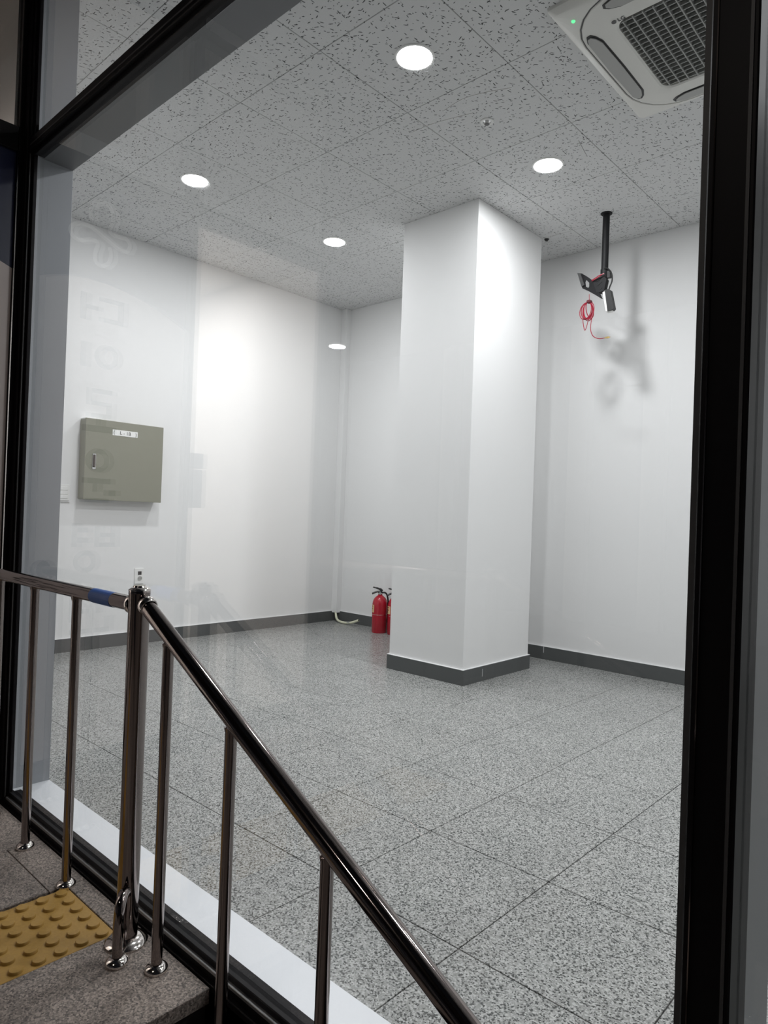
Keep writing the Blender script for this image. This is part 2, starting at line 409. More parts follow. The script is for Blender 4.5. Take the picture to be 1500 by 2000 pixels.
# ================================================================== SIDE GLAZING (window_2) and the lobby behind it
w2 = struct(empty('window_2'), 'black-framed side glazing at right angles to the shopfront, printed film on its first pane')
SY = [-1.712, -2.325, -2.365, -3.110]
bm = B(); box(bm, XF-0.06, XF, -1.712, -1.664, 0, 3.35, 0.002, 1); part('stile', bm, FRAME, w2)
part('stile', box(B(), XF-0.06, XF, SY[2], SY[1], 0, 3.35, 0.002, 1), FRAME, w2)
part('stile', box(B(), XF-0.06, XF, SY[3]-0.045, SY[3], 0, 3.35, 0.002, 1), FRAME, w2)
ZA, ZB = 2.325, 2.412
for a, b in ((SY[1], SY[0]), (SY[3], SY[2])):
    part('transom', box(B(), XF-0.055, XF, a, b, ZA, ZB, 0.002, 1), FRAME, w2)
    part('bottom_rail', box(B(), XF-0.055, XF, a, b, 0, 0.10, 0.002, 1), FRAME, w2)
    part('top_rail', box(B(), XF-0.055, XF, a, b, 3.13, 3.18, 0.002, 1), FRAME, w2)
    part('glass_pane', box(B(), -0.366, -0.345, a, b, 0.10, ZA), GLASS, w2)
    part('glass_pane', box(B(), -0.366, -0.345, a, b, ZB, 3.13), GLASS, w2)
part('metal_bead', box(B(), XF-0.004, XF+0.001, -1.7145, -1.7115, 0.1, 2.325), STEELB, w2, 'bright metal bead along the stile')
# printed film on the first pane: taupe field, navy arch, letters, white loop emblem
film = part('printed_film', box(B(), -0.3445, -0.3430, SY[1], -1.7155, 0.10, ZA), BEIGE, w2, 'taupe printed film')
arch = [(-1.7155, ZA), (-1.7155, 1.905)] + [(-1.76, 1.922), (-1.82, 1.938), (-1.90, 1.945), (-1.98, 1.942), (-2.06, 1.930), (-2.14, 1.910), (-2.22, 1.882), (-2.29, 1.852), (SY[1], 1.835), (SY[1], ZA)]
part('navy_field', prism(B(), [(-0.3430, y, z) for y, z in arch], (0.0004, 0, 0)), NAVY, film, 'navy arched field')
logo = [(-1.902, 2.176), (-1.898, 2.213), (-1.906, 2.239), (-1.929, 2.258), (-1.961, 2.257), (-1.983, 2.236), (-1.986, 2.195), (-1.976, 2.157), (-1.998, 2.143), (-2.041, 2.147), (-2.062, 2.126), (-2.05, 2.097), (-2.021, 2.095), (-1.977, 2.112), (-1.934, 2.133), (-1.892, 2.149), (-1.849, 2.143), (-1.825, 2.12), (-1.83, 2.095), (-1.858, 2.082), (-1.905, 2.099), (-1.931, 2.091), (-1.922, 2.054), (-1.925, 2.02), (-1.95, 2.009), (-1.977, 2.029), (-1.985, 2.063), (-1.978, 2.092)]
bm = tube(B(), catmull([(0, y, z) for y, z in logo], 4), 0.008, 8)
for v in bm.verts: v.co.x = -0.3424 + v.co.x*0.06
part('loop_emblem', bm, LOGO, film, 'white looping line emblem')
bm = B(); XLt = -0.3429
def rect(y0, y1, z0, z1): prism(bm, [(XLt, y0, z0), (XLt, y1, z0), (XLt, y1, z1), (XLt, y0, z1)], (0.0005, 0, 0))
def circ(y, z, r, w):
    A = [2*PI*k/24 for k in range(24)]
    ring_prism(bm, [(XLt, y+r*math.cos(a), z+r*math.sin(a)) for a in A], [(XLt, y+(r-w)*math.cos(a), z+(r-w)*math.sin(a)) for a in A], (0.0005, 0, 0))
rect(-1.896, -1.872, 1.785, 1.890); rect(-1.943, -1.893, 1.829, 1.846)
rect(-2.047, -1.945, 1.870, 1.887); rect(-2.047, -2.022, 1.790, 1.887); rect(-2.047, -1.945, 1.790, 1.808)
rect(-1.901, -1.879, 1.604, 1.700); circ(-1.983, 1.654, 0.049, 0.020)
rect(-2.012, -1.931, 1.506, 1.524); rect(-1.931, -1.908, 1.458, 1.524); rect(-2.012, -1.931, 1.458, 1.474); rect(-2.012, -1.990, 1.411, 1.458); rect(-1.990, -1.908, 1.411, 1.427); rect(-1.970, -1.950, 1.379, 1.411)
rect(-2.036, -1.896, 1.354, 1.379); circ(-1.962, 1.242, 0.048, 0.020)
rect(-2.018, -1.904, 1.151, 1.172); rect(-1.967, -1.947, 1.119, 1.151); rect(-2.014, -1.897, 1.076, 1.093); rect(-2.041, -1.991, 1.105, 1.127)
rect(-1.894, -1.873, 0.900, 0.993); rect(-1.936, -1.894, 0.957, 0.977); rect(-1.937, -1.894, 0.917, 0.937)
rect(-1.983, -1.962, 0.900, 0.982); rect(-2.047, -2.026, 0.900, 0.982); rect(-2.047, -1.962, 0.900, 0.918); rect(-2.047, -1.962, 0.940, 0.956)
circ(-1.927, 0.843, 0.045, 0.020)
circ(-1.990, 0.735, 0.040, 0.018); rect(-2.042, -1.932, 0.664, 0.682); rect(-1.998, -1.978, 0.638, 0.664); rect(-1.896, -1.874, 0.610, 0.775); rect(-1.930, -1.896, 0.640, 0.657); rect(-2.035, -2.013, 0.580, 0.625); rect(-2.035, -1.878, 0.562, 0.580)
part('lettering', bm, LETTER, film, 'dark vertical lettering')
part('film_backing', box(B(), -0.3685, -0.3665, SY[1], SY[0], 0.10, ZA), NAVY, w2)
# lobby room behind the side glazing
LX0 = -2.2
slab('floor_lobby', LX0, XF-0.06, -3.155, -1.64, -0.12, 0.0, FLOOR)
slab('ceiling_lobby', LX0, XF-0.06, -3.155, -1.63, H+0.05, H+0.15, LOBW)
slab('trim_lobby_light_block', LX0, XF-0.06, -3.155, -1.85, 2.44, 2.52, LOBW)  # added slab that holds the lobby lamp light back from the upper panes
slab('wall_lobby_far', LX0-0.1, LX0, -3.165, -1.62, 0, H+0.1, LOBW)
slab('wall_lobby_back', LX0, XF-0.06, -1.64, -1.62, 0, H+0.1, LOBW)
slab('wall_lobby_front', LX0, XF-0.06, -3.165, -3.150, 0, H+0.1, LOBW)
slab('trim_lobby', -0.62, -0.50, -2.335, -2.20, 0, H+0.05, LOBW)
box_t = thing('wall_box', 'small white box with a lid line, seen only mirrored in the shopfront glass', 'box', (-0.37, -2.40, 1.07))
part('body', box(B(), -0.07, 0.002, -0.055, 0.06, 0.0, 0.172, 0.003, 1), WHT, box_t)
part('lid', box(B(), -0.072, 0.003, -0.057, 0.062, 0.178, 0.245, 0.003, 1), WHT, box_t)

# ================================================================== lamps
def area(name, loc, w, size, col=(1, 1, 1), parent=None, spread=PI):
    l = bpy.data.lights.new(name, 'AREA'); l.shape = 'DISK'; l.size = size; l.energy = w; l.color = col; l.spread = spread
    o = bpy.data.objects.new(name, l); C.objects.link(o); o.location = loc
    if parent: o.parent = parent
    return o
def downlight(x, y, z, label, watts, group='round recessed ceiling downlights', col=(0.985, 0.99, 1.0), r=0.078):
    t = thing('ceiling_downlight', label, 'lamp', (x, y, z), group)
    o = part('trim_ring', lathe(B(), [(r, -0.001), (r+0.004, -0.005), (r+0.012, -0.004), (r+0.014, 0.0), (r, 0.0)], (0, 0, 0)), WHT, t, sm=True)
    d = part('diffuser', lathe(B(), [(0.0, -0.010), (r*0.5, -0.009), (r*0.9, -0.006), (r, -0.002)], (0, 0, 0)), LAMP, t, sm=True)
    area('lamp_light', (0, 0, -0.014), watts, 2*r, col, t)
    return t
names = ['round downlight nearest the shopfront, left of the air conditioner', 'round downlight in front of the column, right of its top',
         'round downlight deep in the room by the left face of the column', 'round downlight above the wall with the electrical panel',
         'round downlight beyond the air conditioner, right of the frame', 'round downlight by the back wall, right of the frame', 'round downlight at the right end of the room']
for (x, y), n in zip(LAMPS, names): downlight(x, y, H, n, LAMP_W)
for (x, y) in ((-1.25, -2.60), (-1.25, -2.10)): downlight(x, y, 2.44, ['round lobby downlight behind the clear side pane', 'round lobby downlight behind the printed film'][y > -2.3], LOBBY_W, 'lobby downlights', (1, 0.93, 0.88))

# ---- sprinklers
def sprinkler(x, y, label, r):
    t = thing('sprinkler', label, 'sprinkler', (x, y, H), 'ceiling sprinklers')
    part('cover_ring', lathe(B(), [(r*0.6, 0.0), (r*0.62, -0.004), (r*0.9, -0.006), (r, -0.003), (r, 0.0)], (0, 0, 0)), WHT, t, sm=True)
    bm = lathe(B(), [(0.0, -0.012), (r*0.3, -0.012), (r*0.3, -0.002), (r*0.55, 0.0)], (0, 0, 0)); part('head', bm, CHROME, t, 'small metal head')
    part('deflector', lathe(B(), [(0.0, -0.016), (r*0.38, -0.0155), (r*0.38, -0.0145), (0.0, -0.014)], (0, 0, 0)), FRAME2, t)
sprinkler(0.272, 0.318, 'white-rimmed sprinkler set between the two nearest downlights', 0.035)
sprinkler(-1.538, 0.322, 'small sprinkler between the two left downlights', 0.022)
# small sensor by the column top
t = thing('ceiling_sensor', 'tiny black dome stuck to the ceiling at the right corner of the column', 'sensor', (-0.222, 1.822, H))
part('dome', lathe(B(), [(0.0, -0.016), (0.009, -0.013), (0.014, -0.006), (0.015, 0.0)], (0, 0, 0)), BLK, t, sm=True)
part('rim', lathe(B(), [(0.014, -0.002), (0.018, -0.002), (0.018, 0.0)], (0, 0, 0)), BLK, t)

# ================================================================== air conditioner
AX, AY = 1.365, 0.290
ac = thing('air_conditioner', 'white four-way ceiling cassette air conditioner with a square lattice grille and green light', 'air conditioner', (AX, AY, H))
def rrect(h, r, n=6, cx=0, cy=0, hy=None):
    hy = hy or h; pts = []
    for (sx, sy, a0) in ((1, 1, 0), (-1, 1, PI/2), (-1, -1, PI), (1, -1, 3*PI/2)):
        for k in range(n+1):
            a = a0 + k/n*PI/2; pts.append((cx+sx*(h-r)+r*math.cos(a), cy+sy*(hy-r)+r*math.sin(a)))
    return pts
def loft(bm, loops, close=True):
    R = [[bm.verts.new(Vector(p)) for p in lp] for lp in loops]; n = len(R[0])
    for a, b in zip(R, R[1:]):
        for k in range(n): bm.faces.new((a[k], a[(k+1) % n], b[(k+1) % n], b[k]))
    return R
def L3(pts, z): return [(x, y, z) for x, y in pts]
bm = B()
R = loft(bm, [L3(rrect(0.472, 0.012), 0.0), L3(rrect(0.470, 0.014), -0.012), L3(rrect(0.452, 0.02), -0.030), L3(rrect(0.432, 0.222), -0.035)])
R2 = loft(bm, [L3(rrect(0.432, 0.222), -0.035), L3(rrect(0.429, 0.222), -0.030), L3(rrect(0.290, 0.07), -0.030)])
bmesh.ops.remove_doubles(bm, verts=bm.verts[:], dist=1e-5); bmesh.ops.recalc_face_normals(bm, faces=bm.faces[:])
smooth_angle(part('outer_frame', bm, ACW, ac), 35)
bm = B(); loft(bm, [L3(rrect(0.425, 0.220), -0.031), L3(rrect(0.422, 0.218), -0.037), L3(rrect(0.330, 0.10), -0.042), L3(rrect(0.280, 0.055), -0.043), L3(rrect(0.272, 0.050), -0.038), L3(rrect(0.270, 0.050), -0.010)])
bmesh.ops.recalc_face_normals(bm, faces=bm.faces[:])
smooth_angle(part('intake_panel', bm, ACW, ac), 30)
bm = B(); loft(bm, [L3(rrect(0.429, 0.221), -0.0325), L3(rrect(0.425, 0.220), -0.0325)]); part('panel_seam', bm, FRAME2, ac)
part('filter', prism(B(), L3(rrect(0.270, 0.05), -0.012), (0, 0, 0.004)), ACB, ac, 'dark filter behind the grille')
bm = B()
def clip(v, h=0.270, r=0.05):    # half length of a bar at offset v inside the rounded square
    a = abs(v)
    if a <= h-r: return h
    return h-r+math.sqrt(max(0, r*r-(a-(h-r))**2))
for k in range(-6, 7):
    x = k*0.0405; l = clip(x)-0.001
    box(bm, x-0.0022, x+0.0022, -l, l, -0.042, -0.020)
for k in range(-9, 10):
    y = k*0.0285; l = clip(y)-0.001
    box(bm, -l, l, y-0.0022, y+0.0022, -0.039, -0.026)
part('grille', bm, ACL, ac, 'lattice intake grille')
# four louvres in slots
for q in range(4):
    ang = q*PI/2; rm = Matrix.Rotation(ang, 3, 'Z')
    out = [(-0.396, -0.268), (-0.378, -0.272), (-0.362, -0.255), (-0.347, -0.215), (-0.344, 0.0), (-0.347, 0.215), (-0.362, 0.255), (-0.378, 0.272), (-0.396, 0.268), (-0.408, 0.235), (-0.412, 0), (-0.408, -0.235)]
    sl = obj('vent_slot', prism(B(), [rm @ Vector((x, y, -0.0415)) for x, y in out], (0, 0, 0.006)), BLK, ac)
    inn = [(x*0.985+(-0.384)*0.015, y*0.955) for x, y in out]
    inn = [((x+0.384)*0.86-0.386, y) for x, y in inn]
    lv = obj('louvre', prism(B(), [rm @ Vector((x, y, -0.0455 - (x+0.384)*0.05)) for x, y in inn], (0, 0, 0.004)), ACG, ac, 'grey louvre blade')
part('status_light', lathe(B(), [(0.0, -0.0055), (0.006, -0.005), (0.0085, 0.0)], (-0.398, -0.382, -0.0325)), LEDG, ac, 'small green status light')
tl = text_obj('logo_text', 'LG', 0.026, FRAME2, (1.111-AX, 0.004-AY, -0.0438), (1, 0, 0), (0, -1, 0), ac, 'small grey LG mark', align='LEFT')
bm = lathe(B(), [(0.0, -0.001), (0.0095, -0.001), (0.0095, 0.001)], (1.096-AX, 0.004-AY, -0.0440)); part('logo_disc', bm, FRAME2, ac, 'round face emblem before the letters')

# ================================================================== wall fittings on the left wall
ep = thing('electrical_panel', 'olive-grey steel electrical panel with a chrome handle and a white number plate', 'electrical panel', (XL, -0.14, 1.11))
def lb(bm, x0, x1, y0, y1, z0, z1, bev=0.0): return box(bm, x0, x1, y0+0.14, y1+0.14, z0-1.11, z1-1.11, bev, 2)
part('cabinet', lb(B(), 0, 0.085, -0.442, 0.160, 1.112, 1.694, 0.002), OLIVE, ep)
dr = part('door', lb(B(), 0.087, 0.105, -0.447, 0.163, 1.108, 1.698, 0.003), OLIVE, ep)
part('handle_plate', lb(B(), 0.105, 0.109, -0.392, -0.366, 1.330, 1.444, 0.002), CHROME, dr, 'chrome handle plate')
part('handle', lb(B(), 0.109, 0.120, -0.386, -0.372, 1.345, 1.436, 0.004), STEEL, dr, 'dark chrome lever')
part('number_plate', lb(B(), 0.105, 0.107, -0.249, -0.052, 1.593, 1.636, 0.001), PAPER, dr, 'white number plate')
yz = lambda y, z, x: (x, y+0.14, z-1.11)
text_obj('plate_text', 'L - 1B', 0.036, INK, yz(-0.150, 1.6145, 0.1074), (0, 1, 0), (0, 0, 1), dr, 'black characters')
text_obj('plate_text', '(', 0.036, INK, yz(-0.237, 1.616, 0.1074), (0, 1, 0), (0, 0, 1), dr)
text_obj('plate_text', ')', 0.036, INK, yz(-0.065, 1.614, 0.1074), (0, 1, 0), (0, 0, 1), dr)
part('cable_entry', lb(B(), 0.0, 0.09, -0.44, -0.31, 1.694, 1.702, 0.002), WHT, ep, 'white strip on top')
ls = thing('light_switch', 'white wall switch plate below the left edge of the electrical panel', 'switch', (XL, -0.545, 1.095))
part('plate', box(B(), 0, 0.008, -0.040, 0.040, 0, 0.115, 0.002), WHT, ls)
for k in range(3): part('rocker', box(B(), 0.008, 0.012, -0.028, 0.028, 0.014+k*0.030, 0.041+k*0.030, 0.002, 1), WHT, ls)
part('painted_plate_shadow', box(B(), 0.0, 0.006, -0.044, 0.044, -0.014, -0.010), ACG, ls)  # grey strip standing in for the shadow below the plate
ou = thing('power_outlet', 'white wall outlet plate with a black data port above a round socket', 'outlet', (XL, 0.057, 0.468))
part('plate', box(B(), 0, 0.009, -0.037, 0.037, 0, 0.122, 0.003), WHT, ou)
part('data_port', box(B(), 0.009, 0.0105, -0.013, 0.017, 0.070, 0.098, 0.001, 1), BLK, ou, 'black square data port')
so = part('socket_ring', lathe(B(), [(0.0175, 0.009), (0.0185, 0.012), (0.020, 0.0095)], (0, 0.004, 0.042), 'X'), WHT, ou)
part('socket_face', lathe(B(), [(0.0, 0.0095), (0.0165, 0.0095), (0.017, 0.0100)], (0, 0.004, 0.042), 'X'), ACG, ou, 'grey recessed socket')
for s in (-1, 1): part('pin_hole', lathe(B(), [(0.0, 0.0104), (0.0025, 0.0104), (0.0025, 0.009)], (0, 0.004+s*0.0085, 0.042), 'X', 10), BLK, ou)

# ---- vertical trunking in the back left corner and the hose out of it
tr = struct(obj('trim_1', box(B(), XL, XL+0.075, YB-0.062, YB, 0.085, H, 0.001, 1), WALL), 'white boxed-in pipe duct in the far left corner')
ho = obj('drain_hose', tube(B(), catmull([(XL+0.055, YB-0.050, 0.12), (XL+0.062, YB-0.055, 0.075), (XL+0.10, YB-0.075, 0.03), (XL+0.17, YB-0.10, 0.0145), (XL+0.26, YB-0.11, 0.014), (XL+0.34, YB-0.105, 0.026), (XL+0.425, YB-0.095, 0.058)], 8), 0.0115, 12, caps=False), HOSE)
for p in ho.data.polygons: p.use_smooth = True
ho['label'] = 'pale cream plastic hose curling out of the corner duct onto the floor'; ho['category'] = 'hose'
part('mark', tube(B(), catmull([(XL+0.285, YB-0.1095, 0.0165), (XL+0.32, YB-0.107, 0.0215)], 3), 0.0118, 12), ACG, ho, 'grey printed band')
part('bore', lathe(B(), [(0.0, 0.0), (0.0085, 0.0)], (XL+0.4255, YB-0.095, 0.0582), 'X', 12), FRAME2, ho)

# ================================================================== fire extinguishers
def extinguisher(x, y, rz, label):
    t = thing('fire_extinguisher', label, 'fire extinguisher', (x, y, 0), 'red fire extinguishers by the column')
    t.rotation_euler = (0, 0, rz)
    r = 0.069
    part('cylinder', lathe(B(), [(0.0, 0.0), (r-0.004, 0.0), (r, 0.006), (r, 0.255), (r*0.97, 0.275), (r*0.88, 0.298), (r*0.70, 0.318), (r*0.45, 0.333), (0.020, 0.340), (0.020, 0.350), (0, 0.351)], (0, 0, 0), seg=32), RED, t, sm=True)
    part('weld_seam', lathe(B(), [(r, 0.1645), (r+0.0006, 0.166), (r, 0.1675)], (0, 0, 0), seg=32), STEELB, t, 'thin pale line round the body')
    part('neck', lathe(B(), [(0.017, 0.349), (0.021, 0.352), (0.021, 0.362), (0.015, 0.366), (0.013, 0.382), (0.0, 0.383)], (0, 0, 0), seg=16), CHROME, t, 'chrome valve neck', sm=True)
    bm = tube(B(), catmull([(-0.075, 0, 0.352), (-0.045, 0, 0.366), (-0.01, 0, 0.374), (0.018, 0, 0.372)], 4), [0.0085]*12+[0.010], 8)
    for v in bm.verts: v.co.y *= 2.0
    part('carry_handle', bm, BLK, t, 'black lower handle')
    bm = tube(B(), catmull([(-0.068, 0, 0.412), (-0.035, 0, 0.405), (-0.002, 0, 0.395), (0.018, 0, 0.378)], 4), [0.006]*4+[0.009]*4+[0.012]*5, 8)
    for v in bm.verts: v.co.y *= 2.0
    part('squeeze_lever', bm, BLK, t, 'black squeeze lever')
    part('gauge', lathe(B(), [(0.0, -0.024), (0.011, -0.024), (0.012, -0.012), (0.006, -0.008)], (0, 0, 0.358), 'Y', 14), CHROME, t)
    hz = part('hose', tube(B(), catmull([(0.014, 0, 0.362), (0.040, 0, 0.366), (0.062, 0.004, 0.345), (0.074, 0.012, 0.29), (0.076, 0.018, 0.20), (0.076, 0.018, 0.13)], 5), 0.0078, 10), BLK, t, 'black discharge hose')
    part('nozzle', lathe(B(), [(0.008, 0.0), (0.013, -0.045), (0.0, -0.045)], (0.076, 0.018, 0.135), seg=12), BLK, t)
    # curved paper label on the body
    bm = B(); n = 8; a0, a1 = math.radians(165), math.radians(222)
    vs = [[bm.verts.new(((r+0.0008)*math.cos(a0+(a1-a0)*k/n), (r+0.0008)*math.sin(a0+(a1-a0)*k/n), z)) for k in range(n+1)] for z in (0.185, 0.255)]
    for k in range(n): bm.faces.new((vs[0][k], vs[0][k+1], vs[1][k+1], vs[1][k]))
    lb_ = part('paper_label', bm, YLAB, t, 'cream instruction label')
    bm = B()
    for (za, zb, f0, f1) in ((0.193, 0.210, 0.2, 0.5), (0.214, 0.226, 0.25, 0.75), (0.236, 0.247, 0.15, 0.8)):
        q = [[bm.verts.new(((r+0.0012)*math.cos(a0+(a1-a0)*(f0+(f1-f0)*k/3)), (r+0.0012)*math.sin(a0+(a1-a0)*(f0+(f1-f0)*k/3)), z)) for k in range(4)] for z in (za, zb)]
        for k in range(3): bm.faces.new((q[0][k], q[0][k+1], q[1][k+1], q[1][k]))
    part('label_print', bm, plain('label_brown', (0.35, 0.08, 0.03), 0.6), lb_)
    return t
extinguisher(-1.930, 2.020, 0.75, 'red fire extinguisher fully in view left of the column, black lever on top')
extinguisher(-1.776, 2.062, 0.85, 'second red fire extinguisher mostly hidden behind the column edge')

# ================================================================== ceiling mount with adapter and red cable
px, py = 0.295, 1.691
mt = thing('ceiling_mount', 'black ceiling pole mount with a tilted bracket, hanging near the back wall', 'mount', (px, py, H))
part('flange', lathe(B(), [(0.0, -0.006), (0.036, -0.006), (0.038, -0.003), (0.038, 0.0), (0, 0)], (0, 0, 0)), PBLK, mt, sm=True)
part('pole', lathe(B(), [(0.0, -0.47), (0.0225, -0.47), (0.0225, -0.004), (0.0, -0.004)], (0, 0, 0)), PBLK, mt, sm=True)
part('clamp_collar', lathe(B(), [(0.0225, -0.435), (0.0265, -0.435), (0.0265, -0.375), (0.0225, -0.375)], (0, 0, 0)), PBLK, mt, sm=True)
part('clamp_bolt', box(B(), 0.02, 0.045, -0.012, 0.012, -0.44, -0.39, 0.003, 1), BLK, mt)
def loc(x, z, y=0.0): return (x-px, y, z-H)
hole = (0.188, 2.672)
outer = [(0.120, 2.757), (0.139, 2.757), (0.185, 2.722), (0.235, 2.680), (0.275, 2.610), (0.308, 2.543), (0.252, 2.585), (0.200, 2.622), (0.152, 2.652), (0.136, 2.705)]
A = []
for (x, z) in outer: A.append(math.atan2(z-hole[1], x-hole[0]))
inner = [(hole[0]+0.017*math.cos(a)+0.018*math.sin(a)*-0.3, hole[1]+0.030*math.sin(a)) for a in A]
part('bracket_plate', ring_prism(B(), [loc(x, z, -0.02-(x-0.12)*0.15) for x, z in outer], [loc(x, z, -0.02-(x-0.12)*0.15) for x, z in inner], (0.002, 0.004, 0.001)), PBLK, mt, 'flat bracket plate with a round hole')
part('bracket_lip', prism(B(), [loc(0.117, 2.760, -0.024), loc(0.139, 2.755, -0.024), loc(0.172, 2.668, -0.024), loc(0.150, 2.662, -0.024)], (0, -0.012, 0)), plain('grey_lip', (0.04, 0.04, 0.04), 0.4), mt, 'grey turned-up edge')
part('tilt_box', prism(B(), [loc(0.233, 2.680, -0.045), loc(0.308, 2.705, -0.045), loc(0.330, 2.672, -0.045), loc(0.316, 2.598, -0.045), loc(0.266, 2.594, -0.045)], (0, 0.040, 0)), PBLK, mt)
bm = B()
for (a, b) in (((0.262, 2.668), (0.288, 2.680)), ((0.268, 2.640), (0.300, 2.662)), ((0.290, 2.612), (0.300, 2.622))):
    tube(bm, [loc(a[0], a[1], -0.046), loc(b[0], b[1], -0.046)], 0.0028, 6)
part('slot', bm, BLK, mt)
part('ball_joint', lathe(B(), [(0.0, -0.02), (0.014, -0.014), (0.018, 0), (0.014, 0.014), (0, 0.02)], loc(0.304, 2.600, -0.02), seg=16), FRAME2, mt, sm=True)
part('black_cord_loop', tube(B(), catmull([loc(0.300, 2.752, -0.024), loc(0.325, 2.750, -0.02), loc(0.348, 2.715, -0.01), loc(0.354, 2.668, -0.01), loc(0.341, 2.625, -0.015), loc(0.335, 2.600, -0.015)], 6), 0.0048, 8), BLK, mt, 'looped black cord')
adp = thing('power_adapter', 'black power brick with a white side hanging under the pole mount', 'adapter', (0.347, py-0.02, 2.53))
def ob(p, dy0, dy1, c=(0.347, 2.53)): return [(x-c[0], dy0, z-c[1]) for x, z in p], (0, dy1-dy0, 0)
q, d = ob([(0.318, 2.604), (0.345, 2.606), (0.356, 2.596), (0.384, 2.474), (0.376, 2.464), (0.342, 2.460)], -0.020, 0.018)
part('black_shell', prism(B(), q, d), BLK, adp)
q, d = ob([(0.303, 2.590), (0.3175, 2.603), (0.3415, 2.461), (0.330, 2.463)], -0.018, 0.018)
part('white_shell', prism(B(), q, d), WHT, adp, 'white side')
q, d = ob([(0.330, 2.463), (0.372, 2.462), (0.368, 2.456), (0.334, 2.457)], -0.012, 0.012)
part('end_cap', prism(B(), q, d), WHT, adp, 'pale end cap')
# red cable
cb = thing('red_cable', 'coiled thin red cable hanging from the bracket with a brass plug', 'cable', (0.21, py-0.03, 2.53))
def cl(x, z, y=0.0): return (x-0.21, y, z-2.53)
bm = B(); rr = 0.0030
tube(bm, catmull([cl(0.206, 2.600, 0.0), cl(0.2075, 2.575), cl(0.2085, 2.553)], 3), 0.0022, 6)
for k, (cx, cz, ax, az, ph) in enumerate(((0.200, 2.492, 0.030, 0.058, 0.0), (0.206, 2.488, 0.027, 0.062, 0.2), (0.194, 2.490, 0.036, 0.055, -0.2), (0.212, 2.493, 0.024, 0.055, 0.35), (0.200, 2.486, 0.040, 0.060, 0.1), (0.180, 2.495, 0.050, 0.058, -0.1))):
    pts = []
    for i in range(20):
        a = 2*PI*i/20; x, z = ax*math.cos(a), az*math.sin(a)
        pts.append(cl(cx + x*math.cos(ph*0.5) - z*math.sin(ph*0.5), cz + x*math.sin(ph*0.5) + z*math.cos(ph*0.5), -0.012+0.005*k + 0.01*math.sin(a+k)))
    tube(bm, pts, rr, 6, closed=True)
tube(bm, catmull([cl(0.166, 2.450), cl(0.170, 2.405), cl(0.183, 2.362), cl(0.196, 2.390), cl(0.208, 2.440)], 6), 0.0026, 6)
tube(bm, catmull([cl(0.226, 2.545), cl(0.243, 2.510), cl(0.240, 2.465), cl(0.226, 2.410), cl(0.225, 2.355), cl(0.245, 2.312), cl(0.285, 2.290), cl(0.328, 2.289)], 8), 0.0026, 6)
tube(bm, catmull([cl(0.230, 2.684, -0.02), cl(0.262, 2.690, -0.03), cl(0.290, 2.700, -0.035), cl(0.322, 2.705, -0.03)], 5), 0.0028, 6)
tube(bm, catmull([cl(0.232, 2.678, -0.02), cl(0.268, 2.684, -0.032), cl(0.318, 2.708, -0.03)], 5), 0.0028, 6)
part('wire', bm, CORD, cb, sm=True)
part('tie_wrap', box(B(), cl(0.193, 0)[0], cl(0.222, 0)[0], -0.014, 0.018, 0.010, 0.030, 0.004, 1), plain('dark_red_tape', (0.10, 0.004, 0.012), 0.5), cb, 'dark red tape round the coil')
part('plug', lathe(B(), [(0.0, 0.0), (0.0045, 0.0), (0.0045, 0.012), (0.0065, 0.013), (0.0065, 0.026), (0.0035, 0.027), (0.0035, 0.036), (0, 0.036)], cl(0.326, 2.289), 'X', 12), BRASS, cb, 'brass plug')

# ================================================================== OUTSIDE: landing, steps, tactile tile
ld = struct(empty('floor_landing'), 'dark granite entrance landing outside the shopfront')
def slabpart(x0, x1, y0, y1, z0=-0.035, z1=0.0, mat=OUTG, nm='paving_slab', par=ld, bev=0.0012):
    return part(nm, box(B(), x0+0.0012, x1-0.0012, y0+0.0012, y1-0.0012, z0, z1, bev, 1), mat, par)
part('bed', box(B(), -3.2, 1.012, -5.6, -1.702, -0.9, -0.03), DARKST, ld)
slabpart(0.70, 1.030, -2.60, -1.702); slabpart(0.70, 1.030, -3.50, -2.60)
slabpart(0.40, 0.70, -1.757, -1.702)
slabpart(0.075, 0.40, -1.802, -1.702); slabpart(0.075, 0.40, -2.40, -1.802)
slabpart(-0.33, 0.075, -2.20, -1.702)
for k in range(4): slabpart(-0.33, 0.075 if k else 0.40, -2.20-0.6*(k+1)+(-0.2 if k == 0 else -0.2), -2.20-0.6*k-0.2 if k else -2.40)
slabpart(-0.33, 0.075, -2.40, -2.20)
for k in range(1, 4): slabpart(0.075, 0.40, -2.40-0.6*(k+1), -2.40-0.6*k)
# tactile warning tiles with truncated domes
for k in range(4):
    y1 = -1.757-0.3*k; y0 = y1-0.3
    t = thing('tactile_tile', ['yellow tactile paving tile with raised round studs beside the handrail post', 'second yellow tactile tile from the shopfront', 'third yellow tactile tile from the shopfront', 'yellow tactile tile farthest from the shopfront'][k], 'paving tile', (0.555, (y0+y1)/2, 0), 'yellow tactile tiles across the landing')
    part('base', box(B(), -0.145, 0.145, -0.149, 0.149, -0.03, -0.0006, 0.0012, 1), YEL, t)
    me = None
    for a in range(6):
        for b in range(6):
            if me is None:
                o = part('stud', lathe(B(), [(0.0160, -0.001), (0.0152, 0.0048), (0.0140, 0.0060), (0.0, 0.0063)], (0, 0, 0), seg=14), YEL, t, sm=True); me = o.data
                o.location = (-0.122+0.049*a, -0.127+0.05*b, 0.0)
            else: inst('stud', me, (-0.122+0.049*a, -0.127+0.05*b, 0.0), t)
